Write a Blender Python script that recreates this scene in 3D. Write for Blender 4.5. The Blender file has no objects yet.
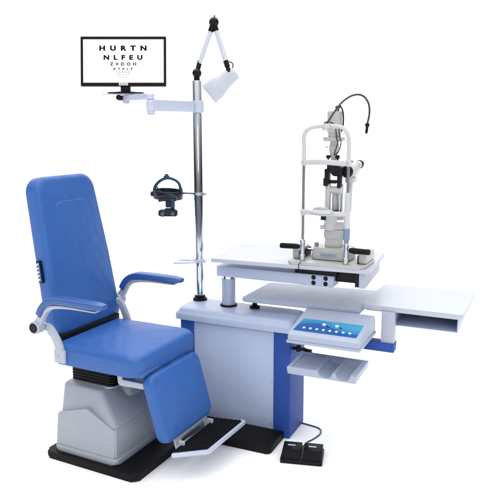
import bpy, bmesh, math, random
from mathutils import Vector, Matrix
random.seed(4)
PI = math.pi
S = bpy.context.scene
COL = S.collection
V = Vector

# ------------------------------------------------------------------ materials
def mat(name, col, rough=.5, metal=0., coat=0., bump=None, spec=.5, speck=0.):
    m = bpy.data.materials.new(name); m.use_nodes = True
    if not metal and name != 'white_floor': col = tuple(c*.84 for c in col)
    nt = m.node_tree; b = nt.nodes['Principled BSDF']
    b.inputs['Base Color'].default_value = (*col, 1)
    b.inputs['Roughness'].default_value = rough
    b.inputs['Metallic'].default_value = metal
    b.inputs['Coat Weight'].default_value = coat
    b.inputs['Coat Roughness'].default_value = .12
    b.inputs['Specular IOR Level'].default_value = spec
    tc = nt.nodes.new('ShaderNodeTexCoord')
    if speck:
        n = nt.nodes.new('ShaderNodeTexNoise'); n.inputs['Scale'].default_value = 14; n.inputs['Detail'].default_value = 6
        nt.links.new(tc.outputs['Object'], n.inputs['Vector'])
        r = nt.nodes.new('ShaderNodeMapRange'); r.inputs['From Min'].default_value = .3; r.inputs['From Max'].default_value = .7
        r.inputs['To Min'].default_value = 1 - speck; r.inputs['To Max'].default_value = 1 + speck
        nt.links.new(n.outputs['Fac'], r.inputs['Value'])
        h = nt.nodes.new('ShaderNodeHueSaturation'); h.inputs['Color'].default_value = (*col, 1)
        nt.links.new(r.outputs['Result'], h.inputs['Value']); nt.links.new(h.outputs['Color'], b.inputs['Base Color'])
        rr = nt.nodes.new('ShaderNodeMapRange'); rr.inputs['To Min'].default_value = rough * .8; rr.inputs['To Max'].default_value = min(1, rough * 1.2)
        nt.links.new(n.outputs['Fac'], rr.inputs['Value']); nt.links.new(rr.outputs['Result'], b.inputs['Roughness'])
    last = None
    for (sc, dist, detail) in (bump or []):
        n = nt.nodes.new('ShaderNodeTexNoise'); n.inputs['Scale'].default_value = sc; n.inputs['Detail'].default_value = detail
        nt.links.new(tc.outputs['Object'], n.inputs['Vector'])
        bp = nt.nodes.new('ShaderNodeBump'); bp.inputs['Strength'].default_value = 1; bp.inputs['Distance'].default_value = dist
        nt.links.new(n.outputs['Fac'], bp.inputs['Height'])
        if last: nt.links.new(last.outputs['Normal'], bp.inputs['Normal'])
        last = bp
    if last: nt.links.new(last.outputs['Normal'], b.inputs['Normal'])
    return m

M = {}
M['vinyl'] = mat('blue_vinyl', (.024, .122, .430), .42, bump=[(700, .0005, 3), (7, .006, 2), (28, .0009, 3)], spec=.45, speck=.03)
M['vinyl_dark'] = mat('dark_blue_vinyl', (.028, .105, .36), .38, coat=.1, bump=[(12, .002, 2)])
M['paint'] = mat('pale_blue_paint', (.47, .56, .77), .42, bump=[(700, .00008, 2)], speck=.015)
M['plastic'] = mat('pale_moulded_plastic', (.385, .415, .48), .45, bump=[(500, .0002, 2)], speck=.02)
M['cap'] = mat('pale_cap_plastic', (.44, .51, .68), .35, bump=[(400, .0001, 2)], speck=.015)
M['laminate'] = mat('white_laminate', (.52, .55, .64), .35, speck=.01)
M['tray'] = mat('grey_blue_tray_plastic', (.42, .48, .61), .4, speck=.015)
M['blue'] = mat('deep_blue_paint', (.028, .084, .37), .5, bump=[(700, .0001, 2)], speck=.03, spec=.2)
M['rubber'] = mat('black_rubber', (.006, .006, .007), .55, spec=.15, bump=[(300, .0004, 3)])
M['black'] = mat('black_plastic', (.006, .006, .007), .4, spec=.2)
M['gloss'] = mat('black_gloss_plastic', (.004, .004, .005), .28, spec=.22)
M['chrome'] = mat('polished_chrome', (.50, .52, .56), .10, 1.)
M['steel'] = mat('brushed_steel', (.42, .43, .46), .28, 1.)
M['post'] = mat('dark_polished_steel', (.16, .165, .18), .2, 1.)
M['white'] = mat('white_enamel', (.56, .61, .75), .22, coat=.3)
M['beam'] = mat('pale_blue_beam_paint', (.56, .64, .82), .4, speck=.01)
M['shade'] = mat('satin_white_shade', (.60, .635, .72), .5)
M['metalwhite'] = mat('white_painted_metal', (.47, .51, .61), .4, speck=.01)
M['beige'] = mat('warm_grey_enamel', (.50, .50, .495), .38, bump=[(600, .0001, 2)], speck=.015)
M['beige2'] = mat('light_grey_enamel', (.58, .59, .61), .35)
M['sleeve'] = mat('slate_blue_sleeve', (.20, .27, .40), .45)
M['navy'] = mat('navy_black_plastic', (.005, .012, .024), .35, spec=.3)
M['navy2'] = mat('petrol_blue_plastic', (.010, .055, .12), .35, spec=.3)
M['ink'] = mat('printed_ink', (.004, .004, .004), .9, spec=.05)
M['greyink'] = mat('grey_print', (.45, .45, .47), .6)
M['slate_ink'] = mat('slate_print', (.22, .28, .40), .6)
M['button'] = mat('white_button', (.85, .86, .88), .35)
M['label'] = mat('pale_label', (.42, .47, .56), .4)
M['red'] = mat('red_tip', (.5, .03, .03), .4)
M['cable'] = mat('grey_cable', (.035, .035, .04), .5)
M['glass'] = mat('dark_lens_glass', (.01, .012, .02), .05, coat=1)
M['floor'] = mat('white_floor', (.965, .965, .965), .9, spec=.1)

def mat_screen():
    m = bpy.data.materials.new('lit_screen'); m.use_nodes = True
    b = m.node_tree.nodes['Principled BSDF']
    b.inputs['Base Color'].default_value = (.05, .05, .05, 1); b.inputs['Roughness'].default_value = .4
    b.inputs['Emission Color'].default_value = (1, 1, 1, 1); b.inputs['Emission Strength'].default_value = .98
    return m
M['screen'] = mat_screen()

def mat_overlay():
    # printed overlay: light-cyan upper field, a wave, deep blue lower field
    m = bpy.data.materials.new('printed_blue_overlay'); m.use_nodes = True
    nt = m.node_tree; N = nt.nodes; L = nt.links; b = N['Principled BSDF']
    b.inputs['Roughness'].default_value = .3
    tc = N.new('ShaderNodeTexCoord'); sx = N.new('ShaderNodeSeparateXYZ'); L.new(tc.outputs['Generated'], sx.inputs[0])
    def mth(op, a, c):
        n = N.new('ShaderNodeMath'); n.operation = op
        for i, q in enumerate((a, c)):
            if q is None: continue
            if isinstance(q, (int, float)): n.inputs[i].default_value = q
            else: L.new(q, n.inputs[i])
        return n.outputs[0]
    w = mth('MULTIPLY', mth('SINE', mth('ADD', mth('MULTIPLY', sx.outputs['X'], 5.2), .1), None), .24)
    d = mth('SUBTRACT', sx.outputs['Y'], mth('ADD', w, .50))
    r = N.new('ShaderNodeValToRGB'); L.new(mth('ADD', mth('MULTIPLY', d, 1.6), .5), r.inputs['Fac'])
    e = r.color_ramp.elements
    e[0].position = 0; e[0].color = (.008, .085, .32, 1)
    e[1].position = 1; e[1].color = (.045, .30, .52, 1)
    a = e.new(.48); a.color = (.010, .11, .37, 1)
    a = e.new(.50); a.color = (.06, .32, .54, 1)
    a = e.new(.56); a.color = (.02, .19, .45, 1)
    L.new(r.outputs['Color'], b.inputs['Base Color'])
    return m
M['overlay'] = mat_overlay()

# ------------------------------------------------------------------ mesh helpers
def bm_new(): return bmesh.new()

def round_poly(pts, rad, n=6):
    """rounded corners for a polygon of 2D points (rad: number or list)"""
    out = []; k = len(pts)
    for i in range(k):
        p = V(pts[i]); a = V(pts[i-1]) - p; c = V(pts[(i+1) % k]) - p
        r = rad[i] if isinstance(rad, (list, tuple)) else rad
        if r <= 0: out.append(tuple(p)); continue
        la, lc = a.length, c.length; a.normalize(); c.normalize()
        ang = a.angle(c); t = min(r / math.tan(ang / 2), la * .49, lc * .49); r2 = t * math.tan(ang / 2)
        bis = (a + c).normalized(); cen = p + bis * (r2 / math.sin(ang / 2))
        s = p + a * t - cen; e = p + c * t - cen
        a0 = math.atan2(s.y, s.x); a1 = math.atan2(e.y, e.x); d = (a1 - a0 + PI) % (2 * PI) - PI
        for j in range(n + 1):
            q = a0 + d * j / n; out.append((cen.x + r2 * math.cos(q), cen.y + r2 * math.sin(q)))
    return out

def rect(x0, x1, y0, y1): return [(x0, y0), (x1, y0), (x1, y1), (x0, y1)]

def frame(O=(0, 0, 0), U=(1, 0, 0), W=(0, 1, 0)):
    U = V(U).normalized(); W = V(W); N = U.cross(W).normalized(); W = N.cross(U)
    m = Matrix((U, W, N)).transposed().to_4x4(); m.translation = V(O); return m

def prism(bm, pts, lo, hi, F=None, bev=0., seg=2, taper=1.):
    """polygon pts (u,v) extruded along N between lo and hi, cap edges rounded"""
    F = F or Matrix()
    area = sum(pts[i-1][0]*pts[i][1] - pts[i][0]*pts[i-1][1] for i in range(len(pts)))
    if area < 0: pts = pts[::-1]
    n = len(pts)
    cx = sum(p[0] for p in pts)/n; cy = sum(p[1] for p in pts)/n
    a = [bm.verts.new(F @ V((p[0], p[1], lo))) for p in pts]
    b = [bm.verts.new(F @ V((cx+(p[0]-cx)*taper, cy+(p[1]-cy)*taper, hi))) for p in pts]
    f0 = bm.faces.new(a[::-1]); f1 = bm.faces.new(b)
    for i in range(n): bm.faces.new((a[i], a[(i+1) % n], b[(i+1) % n], b[i]))
    if bev > 0:
        ed = list(set(f0.edges) | set(f1.edges))
        bmesh.ops.bevel(bm, geom=ed, offset=bev, segments=seg, profile=.5, affect='EDGES', clamp_overlap=True)

def box(bm, c, s, bev=.002, seg=2, R=None):
    """centre, full size, optional rotation matrix"""
    r = bmesh.ops.create_cube(bm, size=1.)
    vs = r['verts']
    for v in vs: v.co = V((v.co.x*s[0], v.co.y*s[1], v.co.z*s[2]))
    if bev > 0:
        es = list({e for v in vs for e in v.link_edges})
        g = bmesh.ops.bevel(bm, geom=es, offset=min(bev, min(s)*.45), segments=seg, profile=.5, affect='EDGES')
        vs = list({v for f in g['faces'] for v in f.verts} | {v for v in vs if v.is_valid})
        seen = set(vs); st = list(vs)
        while st:
            v = st.pop()
            for e in v.link_edges:
                o = e.other_vert(v)
                if o not in seen: seen.add(o); st.append(o)
        vs = list(seen)
    T = Matrix.Translation(V(c)) @ (R.to_4x4() if R else Matrix())
    for v in vs: v.co = T @ v.co

def bx(bm, x0, x1, y0, y1, z0, z1, bev=.002, seg=2):
    box(bm, ((x0+x1)/2, (y0+y1)/2, (z0+z1)/2), (abs(x1-x0), abs(y1-y0), abs(z1-z0)), bev, seg)

def smooth_path(pts, n=8, closed=False):
    P = [V(p) for p in pts]; k = len(P); out = []
    rng = range(k) if closed else range(k-1)
    for i in rng:
        p1, p2 = P[i], P[(i+1) % k]
        p0 = P[i-1] if (closed or i > 0) else 2*p1-p2
        p3 = P[(i+2) % k] if (closed or i+2 < k) else 2*p2-p1
        for j in range(n):
            t = j/n
            out.append(.5*((2*p1)+(p2-p0)*t+(2*p0-5*p1+4*p2-p3)*t*t+(3*p1-p0-3*p2+p3)*t**3))
    if not closed: out.append(P[-1])
    return out

def sweep(bm, path, prof, up=None, closed=False, caps=True):
    """sweep a closed profile [(a,b)] along path; a along side vector, b along up"""
    P = [V(p) for p in path]; n = len(P); rings = []; prev = None
    for i in range(n):
        if closed: t = P[(i+1) % n] - P[i-1]
        else: t = P[min(i+1, n-1)] - P[max(i-1, 0)]
        t.normalize()
        if up is not None:
            side = t.cross(V(up)); side.normalize(); u = side.cross(t)
        else:
            if prev is None:
                prev = V((0, 0, 1)) if abs(t.z) < .9 else V((1, 0, 0))
            u = (prev - t*prev.dot(t)).normalized(); side = t.cross(u)
            prev = u
        pr = prof(i/(n-1)) if callable(prof) else prof
        rings.append([bm.verts.new(P[i] + side*a + u*b) for a, b in pr])
    m = len(rings[0])
    for i in range(n if closed else n-1):
        A, B = rings[i], rings[(i+1) % n]
        for j in range(m):
            bm.faces.new((A[j], A[(j+1) % m], B[(j+1) % m], B[j]))
    if caps and not closed:
        bm.faces.new(rings[0][::-1]); bm.faces.new(rings[-1])

def circ(r, n=16): return [(r*math.cos(2*PI*i/n), r*math.sin(2*PI*i/n)) for i in range(n)]
def tube(bm, path, r, n=14, closed=False): sweep(bm, path, circ(r, n), closed=closed)

def lathe(bm, prof, O=(0, 0, 0), A=(0, 0, 1), n=36):
    """prof: (radius, height along A); radius 0 closes"""
    A = V(A).normalized(); t = V((1, 0, 0)) if abs(A.x) < .8 else V((0, 1, 0))
    X = (t - A*t.dot(A)).normalized(); Y = A.cross(X); O = V(O); rings = []
    for r, h in prof:
        if r < 1e-6: rings.append([bm.verts.new(O + A*h)])
        else: rings.append([bm.verts.new(O + A*h + X*(r*math.cos(2*PI*i/n)) + Y*(r*math.sin(2*PI*i/n))) for i in range(n)])
    for a, b in zip(rings, rings[1:]):
        if len(a) == 1 and len(b) == 1: continue
        for i in range(n):
            j = (i+1) % n
            if len(a) == 1: bm.faces.new((a[0], b[j], b[i]))
            elif len(b) == 1: bm.faces.new((a[i], a[j], b[0]))
            else: bm.faces.new((a[i], a[j], b[j], b[i]))

def rod(bm, p0, p1, r, bev=.001, n=28, r1=None):
    p0, p1 = V(p0), V(p1); L = (p1-p0).length; r1 = r if r1 is None else r1; b = min(bev, r*.5, L*.3)
    lathe(bm, [(0, 0), (r-b, 0), (r, b), (r1, L-b), (r1-b, L), (0, L)], p0, p1-p0, n)

def ball(bm, c, r, sc=(1, 1, 1)):
    g = bmesh.ops.create_uvsphere(bm, u_segments=28, v_segments=16, radius=r)
    for v in g['verts']: v.co = V((v.co.x*sc[0], v.co.y*sc[1], v.co.z*sc[2])) + V(c)

def cushion(bm, outline, th, r, F, dome=.008, groove=None, gdepth=.002, vlim=None, back=.008, wr=0., vk=1.):
    """upholstered pad: rounded rim, domed front, optional stitched groove parallel to the rim"""
    us = [p[0] for p in outline]; vs = [p[1] for p in outline]
    u0, v0 = (min(us)+max(us))/2, (min(vs)+max(vs))/2
    hw, hh = (max(us)-min(us))/2, (max(vs)-min(vs))/2; D = min(hw, hh)
    area = sum(outline[i-1][0]*outline[i][1]-outline[i][0]*outline[i-1][1] for i in range(len(outline)))
    if area < 0: outline = outline[::-1]
    # resample the outline evenly
    n = 160; P = outline + [outline[0]]; acc = [0]
    for a, b in zip(P, P[1:]): acc.append(acc[-1] + math.dist(a, b))
    ring = []; k = 0
    for i in range(n):
        s = acc[-1]*i/n
        while acc[k+1] < s: k += 1
        t = (s-acc[k])/max(1e-9, acc[k+1]-acc[k])
        ring.append((P[k][0]*(1-t)+P[k+1][0]*t, P[k][1]*(1-t)+P[k+1][1]*t))
    def ins(d):
        su, sv = 1-d/hw, 1-(min(d, r)+vk*max(0, d-r))/hh
        return [(u0+(u-u0)*su, v0+(v-v0)*sv) for u, v in ring]
    ds = [r*(1-math.sin(a*PI/2/8)) for a in range(0, 9)][::-1]      # 0 .. r
    ds = sorted(set([round(x, 6) for x in ds]))
    g = groove or 0
    inner = [r + (D*.985-r)*i/22 for i in range(1, 23)]
    if groove: inner += [groove-.005, groove-.003, groove-.0015, groove, groove+.0015, groove+.003, groove+.005]
    inner = sorted(inner)
    rings = []
    def add(d, h, fn=None):
        pts = ins(d); vv = []
        for (u, v) in pts:
            hz = h
            if fn: hz += fn(u, v)
            vv.append(bm.verts.new(F @ V((u, v, hz))))
        rings.append(vv)
    back_d = [(D*.9, -th), (back, -th), (back*.3, -th+back*.3), (0, -th+back)]
    for d, h in back_d: add(d, h)
    for d in ds:
        add(d, -r + math.sqrt(max(0, r*r-(r-d)**2)))
    for d in inner:
        q = (d-r)/(D-r); h = dome*(1-(1-min(1, q))**2)
        gg = 0
        if groove: gg = gdepth*math.exp(-((d-groove)/.0022)**2)
        rise = gdepth*.5 if groove and d > groove else 0
        def fn(u, v, gg=gg, d=d, rise=rise):
            a = (rise-gg)*(1 if vlim is None else max(0, min(1, (v-vlim)/.2)))
            if wr:
                f = min(1, (d-r)/.03)
                a += wr*f*(math.sin(u*47+3*math.sin(v*21))*.5*math.sin(v*33+1.7)+.5*math.sin(u*90+v*60))
            return a
        add(d, h, fn)
    bm.faces.new(rings[0][::-1])
    for A, B in zip(rings, rings[1:]):
        for j in range(n): bm.faces.new((A[j], A[(j+1) % n], B[(j+1) % n], B[j]))
    bm.faces.new(rings[-1])

def finish(bm, name, m, ang=35):
    bmesh.ops.remove_doubles(bm, verts=bm.verts, dist=1e-6)
    bmesh.ops.recalc_face_normals(bm, faces=bm.faces)
    me = bpy.data.meshes.new(name); bm.to_mesh(me); bm.free()
    me.polygons.foreach_set('use_smooth', [True]*len(me.polygons))
    me.set_sharp_from_angle(angle=math.radians(ang))
    me.materials.append(M[m] if isinstance(m, str) else m)
    return me

def thing(name, label, cat, loc=(0, 0, 0), rz=0, group=None, rot=None):
    o = bpy.data.objects.new(name, None); o.empty_display_size = .05; COL.objects.link(o)
    o.matrix_world = Matrix.Translation(V(loc)) @ (rot.to_4x4() if rot else Matrix.Rotation(rz, 4, 'Z'))
    o['label'] = label; o['category'] = cat
    if group: o['group'] = group
    return o

WM = {}
def part(parent, name, bm, m, world=True, ang=35, label=None):
    """one mesh part; world=True: vertices are world coordinates, else in the thing's own frame"""
    root = parent
    while root.parent: root = root.parent
    if world:
        bm.transform(root.matrix_world.inverted() if root.type == 'EMPTY' else Matrix())
    o = bpy.data.objects.new(name, finish(bm, name, m, ang)); COL.objects.link(o); o.parent = parent
    if label: o['label'] = label
    return o

def setting(name, bm, m):
    o = bpy.data.objects.new(name, finish(bm, name, m)); COL.objects.link(o); o['kind'] = 'structure'; return o

def text_mesh(bm, body, F, height, width, bold=.02, thick=.0004):
    """letters of a given cap height and total width, centred on F's origin, lying in F's UV plane"""
    cu = bpy.data.curves.new('lettering', 'FONT'); cu.body = body; cu.size = 1; cu.offset = bold; cu.extrude = 0
    cu.resolution_u = 4; cu.space_character = 2.1
    o = bpy.data.objects.new('lettering', cu); COL.objects.link(o); bpy.context.view_layer.update()
    dg = bpy.context.evaluated_depsgraph_get()
    me = bpy.data.meshes.new_from_object(o.evaluated_get(dg))
    xs = [v.co.x for v in me.vertices]; ys = [v.co.y for v in me.vertices]
    x0, x1, y0, y1 = min(xs), max(xs), min(ys), max(ys)
    for v in me.vertices:
        v.co = F @ V(((v.co.x-(x0+x1)/2)/(x1-x0)*width, (v.co.y-(y0+y1)/2)/(y1-y0)*height, 0))
    bm.from_mesh(me)
    bpy.data.objects.remove(o); bpy.data.curves.remove(cu); bpy.data.meshes.remove(me)

# ------------------------------------------------------------------ camera
H = 1.45
cam_d = bpy.data.cameras.new('camera'); cam = bpy.data.objects.new('camera', cam_d); COL.objects.link(cam)
cam_d.lens = 650/500*36; cam_d.sensor_width = 36; cam_d.clip_start = .05; cam_d.clip_end = 500
YAW, PITCH = math.radians(24.0216), math.radians(10.8855)
cam.location = (0, 0, H); cam.rotation_euler = (PI/2-PITCH, 0, YAW)
S.camera = cam
RIGHT = V((math.cos(YAW), math.sin(YAW), 0)); AWAY = V((-math.sin(YAW), math.cos(YAW), 0))

# ------------------------------------------------------------------ floor
bm = bm_new()
r = bmesh.ops.create_grid(bm, x_segments=1, y_segments=1, size=120)
setting('floor', bm, 'floor')

# ================================================================== CHAIR
ch = thing('examination_chair', 'blue upholstered patient chair with armrests and footrest on pale moulded pedestal', 'chair', (-1.70, 2.29, 0), math.radians(-3))
bm = bm_new(); prism(bm, round_poly(rect(-.205, .29, -.235, .25), .025), 0, .034, bev=.012, seg=4)
part(ch, 'base_plate', bm, 'rubber', False)
# pedestal: flange, lower shell, sloping upper shell
bm = bm_new()
prism(bm, round_poly(rect(-.172, .172, -.212, .212), .022), .034, .062, bev=.008, seg=3)
def shell(levels):
    rings = []
    for (x0, x1, y0, y1, z, rr) in levels:
        rings.append([(p[0], p[1], z) for p in round_poly(rect(x0, x1, y0, y1), rr, 5)])
    R = [[bm.verts.new(q) for q in g] for g in rings]
    n = len(R[0]); bm.faces.new(R[0][::-1]); bm.faces.new(R[-1])
    for a, b in zip(R, R[1:]):
        for j in range(n): bm.faces.new((a[j], a[(j+1) % n], b[(j+1) % n], b[j]))
shell([(-.163, .163, -.203, .203, .058, .03), (-.163, .163, -.203, .203, .066, .03), (-.152, .160, -.197, .197, .175, .03),
       (-.152, .157, -.194, .194, .195, .03), (-.153, .150, -.189, .190, .206, .03), (-.155, .138, -.184, .186, .217, .03),
       (-.164, .062, -.154, .163, .312, .03), (-.162, .055, -.151, .160, .322, .028), (-.156, .046, -.145, .154, .328, .024)])
# upper lid of the pedestal
prism(bm, round_poly(rect(-.145, .085, -.115, .150), .02), .325, .345, bev=.006)
prism(bm, round_poly(rect(-.165, .11, -.03, .19), .03), .26, .335, bev=.012)
ped = part(ch, 'pedestal', bm, 'plastic', False, 50)
# proud lower shell with its peaked edge
bm = bm_new()
def skin(pts, F, th): prism(bm, round_poly(pts, .012, 4), -.012, th, F, bev=.0038, seg=3)
lean = math.atan2(.008, .125)
F = frame((0, -.203, .06), (1, 0, 0), (0, lean, 1))
skin([(-.163, 0), (.160, 0), (.156, .128), (.01, .195), (-.152, .150)], F, .004)
F = frame((.163, 0, .06), (0, 1, 0), (-lean*.4, 0, 1))
skin([(-.203, 0), (.203, 0), (.196, .13), (-.196, .128)], F, .004)
part(ch, 'lower_shell', bm, 'plastic', False)
# bellows
bm = bm_new()
prof = []
z = .340
for k in range(9):
    z0 = .342+k*.0125
    prism(bm, round_poly(rect(-.135, .100, -.125, .155), .02), z0, z0+.009, bev=.004)
prism(bm, round_poly(rect(-.125, .090, -.115, .145), .02), .338, .452)
part(ch, 'bellows', bm, 'rubber', False)
bm = bm_new(); bx(bm, -.14, .296, -.18, .215, .436, .462, .006)
part(ch, 'seat_board', bm, 'vinyl_dark', False)
# seat
bm = bm_new()
F = frame((.085, .008, .535), (1, 0, -.012), (0, 1, 0))
out = round_poly([(-.225, -.232), (.210, -.214), (.216, .240), (-.225, .212)], [.035, .055, .05, .03], 10)
cushion(bm, out, .093, .030, F, dome=.016, groove=None, wr=.0008)
part(ch, 'seat', bm, 'vinyl', False)
# backrest: leans back; front-face frame
bang = math.radians(9.6)
BO = V((-.140, .034, .537)); BW = V((-math.sin(bang), 0, math.cos(bang)))
FB = frame(BO, (0, 1, 0), BW)          # N = U x W = +x-ish
bm = bm_new()
L = .705
out = round_poly([(-.205, 0), (.232, 0), (.222, L*.45), (.192, L), (-.172, L)], [.035, .035, .5, .07, .065], 10)
out = [(u*(1+.0*v), v) for u, v in out]
cushion(bm, out, .085, .026, FB, dome=.012, groove=.088, gdepth=.0026, vlim=.40, wr=.0008, back=.02, vk=1.42)
back = part(ch, 'backrest', bm, 'vinyl', False)
# control keypad on the near edge of the backrest
bm = bm_new()
def on_edge(v, n, off):
    hwid = .205-(.033)*v/L
    return FB @ V((-hwid-off, v, n))
kp0, kp1 = on_edge(.255, -.052, 0), on_edge(.345, -.052, 0)
ax = (kp1-kp0).normalized(); outn = V((0, -1, 0)); sidev = ax.cross(outn).normalized()
RK = Matrix((sidev, -outn, ax)).transposed()
c = (kp0+kp1)/2
box(bm, c+outn*.004, (.026, .018, .098), .005, 3, RK)
kp = part(ch, 'control_keypad', bm, 'black', False)
bm = bm_new(); box(bm, c+outn*.0135, (.016, .002, .086), .001, 1, RK); part(kp, 'keypad_face', bm, M['overlay'], False)
for k in range(5):
    bm = bm_new(); box(bm, c+outn*.0155+ax*(.034-.0165*k), (.009, .004, .008), .0015, 2, RK); part(kp, 'button', bm, 'button', False)

# armrests
def armrest(s):
    y = s*.262 + .004; dx = 0 if s < 0 else .022
    w = .021
    # metal arm: hub, curved neck and rail under the pad
    bm = bm_new()
    pts = [(-.185, .608), (-.160, .645), (-.128, .688), (-.085, .712), (0, .722), (.148, .722)]
    path = smooth_path([(x+dx, y, z) for x, z in pts], 8)
    def prof(t):
        hgt = .036*(1-t)**1.3+.007; wd = .012+.005*t
        return round_poly(rect(-wd, wd, -hgt/2, hgt/2), .0035, 3)
    sweep(bm, path, prof, up=(0, -1, 0) if False else (0, 0, 1))
    rod(bm, (-.182+dx, y-.021, .612), (-.182+dx, y+.021, .612), .028, .005)
    o = part(ch, 'armrest', bm, 'metalwhite', False)
    bm = bm_new()
    pts = [(-.158, .668), (-.128, .712), (-.085, .738), (-.02, .745), (.186, .744)]
    path = smooth_path([(x+dx, y, z) for x, z in pts], 10)
    def prof2(t):
        e = 1-max(0, (t-.93)/.07)**2*.35; e2 = 1-max(0, (.06-t)/.06)**2*.3
        return round_poly(rect(-.026*e*e2, .026*e*e2, -.015*e, .014*e), .009*e, 5)
    sweep(bm, path, prof2, up=(0, 0, 1))
    part(o, 'arm_pad', bm, 'vinyl_dark', False, 50)
    bm = bm_new(); ys = y-.021 if s < 0 else y+.021
    rod(bm, (-.182+dx, ys, .612), (-.182+dx, ys+s*.005, .612), .021, .002)
    part(o, 'pivot_cap', bm, 'black', False)
    # bracket from the hub down to the seat frame
    bm = bm_new()
    yb = s*.232+.006
    path = smooth_path([(-.172, yb, .608), (-.142, yb, .602), (-.114, yb, .568), (-.094, yb, .525), (-.084, yb, .478)] if s < 0 else [(-.155, yb, .615), (-.130, yb, .600), (-.108, yb, .560), (-.094, yb, .520), (-.088, yb, .478)], 8)
    sweep(bm, path, lambda t: round_poly(rect(-.009, .009, -.015-.006*t, .015+.006*t), .004, 3), up=(1, 0, .2))
    bx(bm, -.122, -.062, yb-.008, yb+.008, .455, .515, .006)
    rod(bm, (-.10, yb+s*.006, .487), (-.10, yb+s*.012, .487), .007)
    part(ch, 'side_bracket', bm, 'metalwhite', False)
armrest(-1); armrest(1)
bm = bm_new();  bx(bm, -.175, -.128, -.17, .225, .47, .556, .006)
part(ch, 'back_hinge', bm, 'black', False)

# leg rest
la = math.radians(16)
LW = V((-math.sin(la), 0, math.cos(la)))
FL = frame(V((.364, .004, .302)), (0, 1, 0), LW)
bm = bm_new()
out = round_poly(rect(-.168, .210, -.145, .148), .04, 10)
cushion(bm, out, .05, .018, FL, dome=.010, groove=.055, gdepth=.0004, vlim=-.4, wr=.0004)
part(ch, 'leg_rest', bm, 'vinyl', False)
bm = bm_new()
bm.free()
for s in (-1, 1):
    y = s*.150+.01; bm = bm_new()
    prism(bm, round_poly([(.142, .452), (.168, .452), (.172, .400), (.330, .404), (.330, .380), (.160, .374), (.150, .384)], .004, 3), -.011, .011, frame((0, y, 0), (1, 0, 0), (0, 0, 1)), bev=.002)
    part(ch, 'leg_rest_bracket', bm, 'metalwhite', False)
# hinge between leg rest and foot plate
bm = bm_new()
FH = frame(FL @ V((0, -.165, -.028)), (0, 1, 0), LW)
pl = round_poly(rect(-.085, .175, -.038, .03), .01)
prism(bm, pl, -.006, .004, FH, bev=.002)
for s in (-1, 1):
    bx(bm, .400, .430, s*.118+.040-.004, s*.118+.040+.004, .112, .150, .003)
hg = part(ch, 'foot_plate_hinge', bm, 'metalwhite', False)
bm = bm_new(); FH2 = FH.copy()
prism(bm, round_poly(rect(-.045, .14, -.022, .004), .006), .0045, .0065, FH2, bev=.0008)
part(hg, 'hinge_slot', bm, 'steel', False)
bm = bm_new(); rod(bm, (.414, -.080, .132), (.414, -.086, .132), .006); part(hg, 'hinge_bolt', bm, 'steel', False)
# foot plate in local coordinates
fp = [(.412, -.168), (.538, -.062), (.545, .262), (.412, .225)]
bm = bm_new()
prism(bm, round_poly(fp, [.008, .02, .008, .004]), .110, .126, bev=.004, seg=3)
foot = part(ch, 'foot_plate', bm, 'white', False)
bm = bm_new()
inn = [(.410, -.150), (.526, -.054), (.532, .246), (.410, .216)]
prism(bm, round_poly(inn, .008), .120, .129, bev=.001)
def xhi(y): return min(.513, .405+(y+.196)*.112/.128) if y < -.068 else .513
k = -.175
x = .417
while x < .526:
    ylo = -.146 + max(0, (x-.410))*.83
    bx(bm, x-.0032, x+.0032, ylo+.006, .214+.25*(x-.41), .1285, .1325, .0012)
    x += .0115
part(foot, 'ribbed_tread', bm, 'rubber', False)

# ================================================================== CABINET
cb = thing('instrument_cabinet', 'pale floor cabinet with deep blue corner columns and grey front panel', 'cabinet', (-1.275, 2.76, 0))
bm = bm_new()
bx(bm, -1.560, -1.487, 2.660, 2.862, .0, .53, .006, 3); part(cb, 'blue_column', bm, 'blue'); bm = bm_new()
bx(bm, -1.067, -.984, 2.660, 2.862, .0, .53, .006, 3)
part(cb, 'blue_column', bm, 'blue')
bm = bm_new(); bx(bm, -1.489, -1.065, 2.672, 2.858, .004, .53, .001); part(cb, 'body', bm, 'paint')
bm = bm_new(); bx(bm, -1.4865, -1.0675, 2.6655, 2.673, .012, .529, .0015)
fpn = part(cb, 'front_panel', bm, 'paint')
for (x, z) in ((-1.076, .478), (-1.076, .265), (-1.076, .060), (-1.478, .478), (-1.478, .265), (-1.478, .06)):
    bm = bm_new(); rod(bm, (x, 2.6658, z), (x, 2.6635, z), .0028, n=12); part(fpn, 'screw', bm, 'steel')
# moulded cap with soft shoulder
bm = bm_new()
lv = [(0, .520, .022), (0, .526, .025), (0, .545, .028), (.004, .551, .028), (.010, .556, .028), (.014, .566, .028), (.020, .573, .028), (.030, .576, .025)]
R = []
for ins_, z, rr in lv:
    R.append([bm.verts.new((p[0], p[1], z)) for p in round_poly(rect(-1.592+ins_, -.962-ins_, 2.646+ins_, 2.885-ins_), rr+.01, 8)])
n = len(R[0]); bm.faces.new(R[0][::-1]); bm.faces.new(R[-1])
for a, b in zip(R, R[1:]):
    for j in range(n): bm.faces.new((a[j], a[(j+1) % n], b[(j+1) % n], b[j]))
part(cb, 'top_cap', bm, 'cap', ang=50)
bm = bm_new(); prism(bm, round_poly(rect(-1.46, -1.012, 2.485, 2.662), [.02, .02, .002, .002]), 0, .034, bev=.012, seg=4)
part(cb, 'base_plate', bm, 'rubber')

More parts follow.
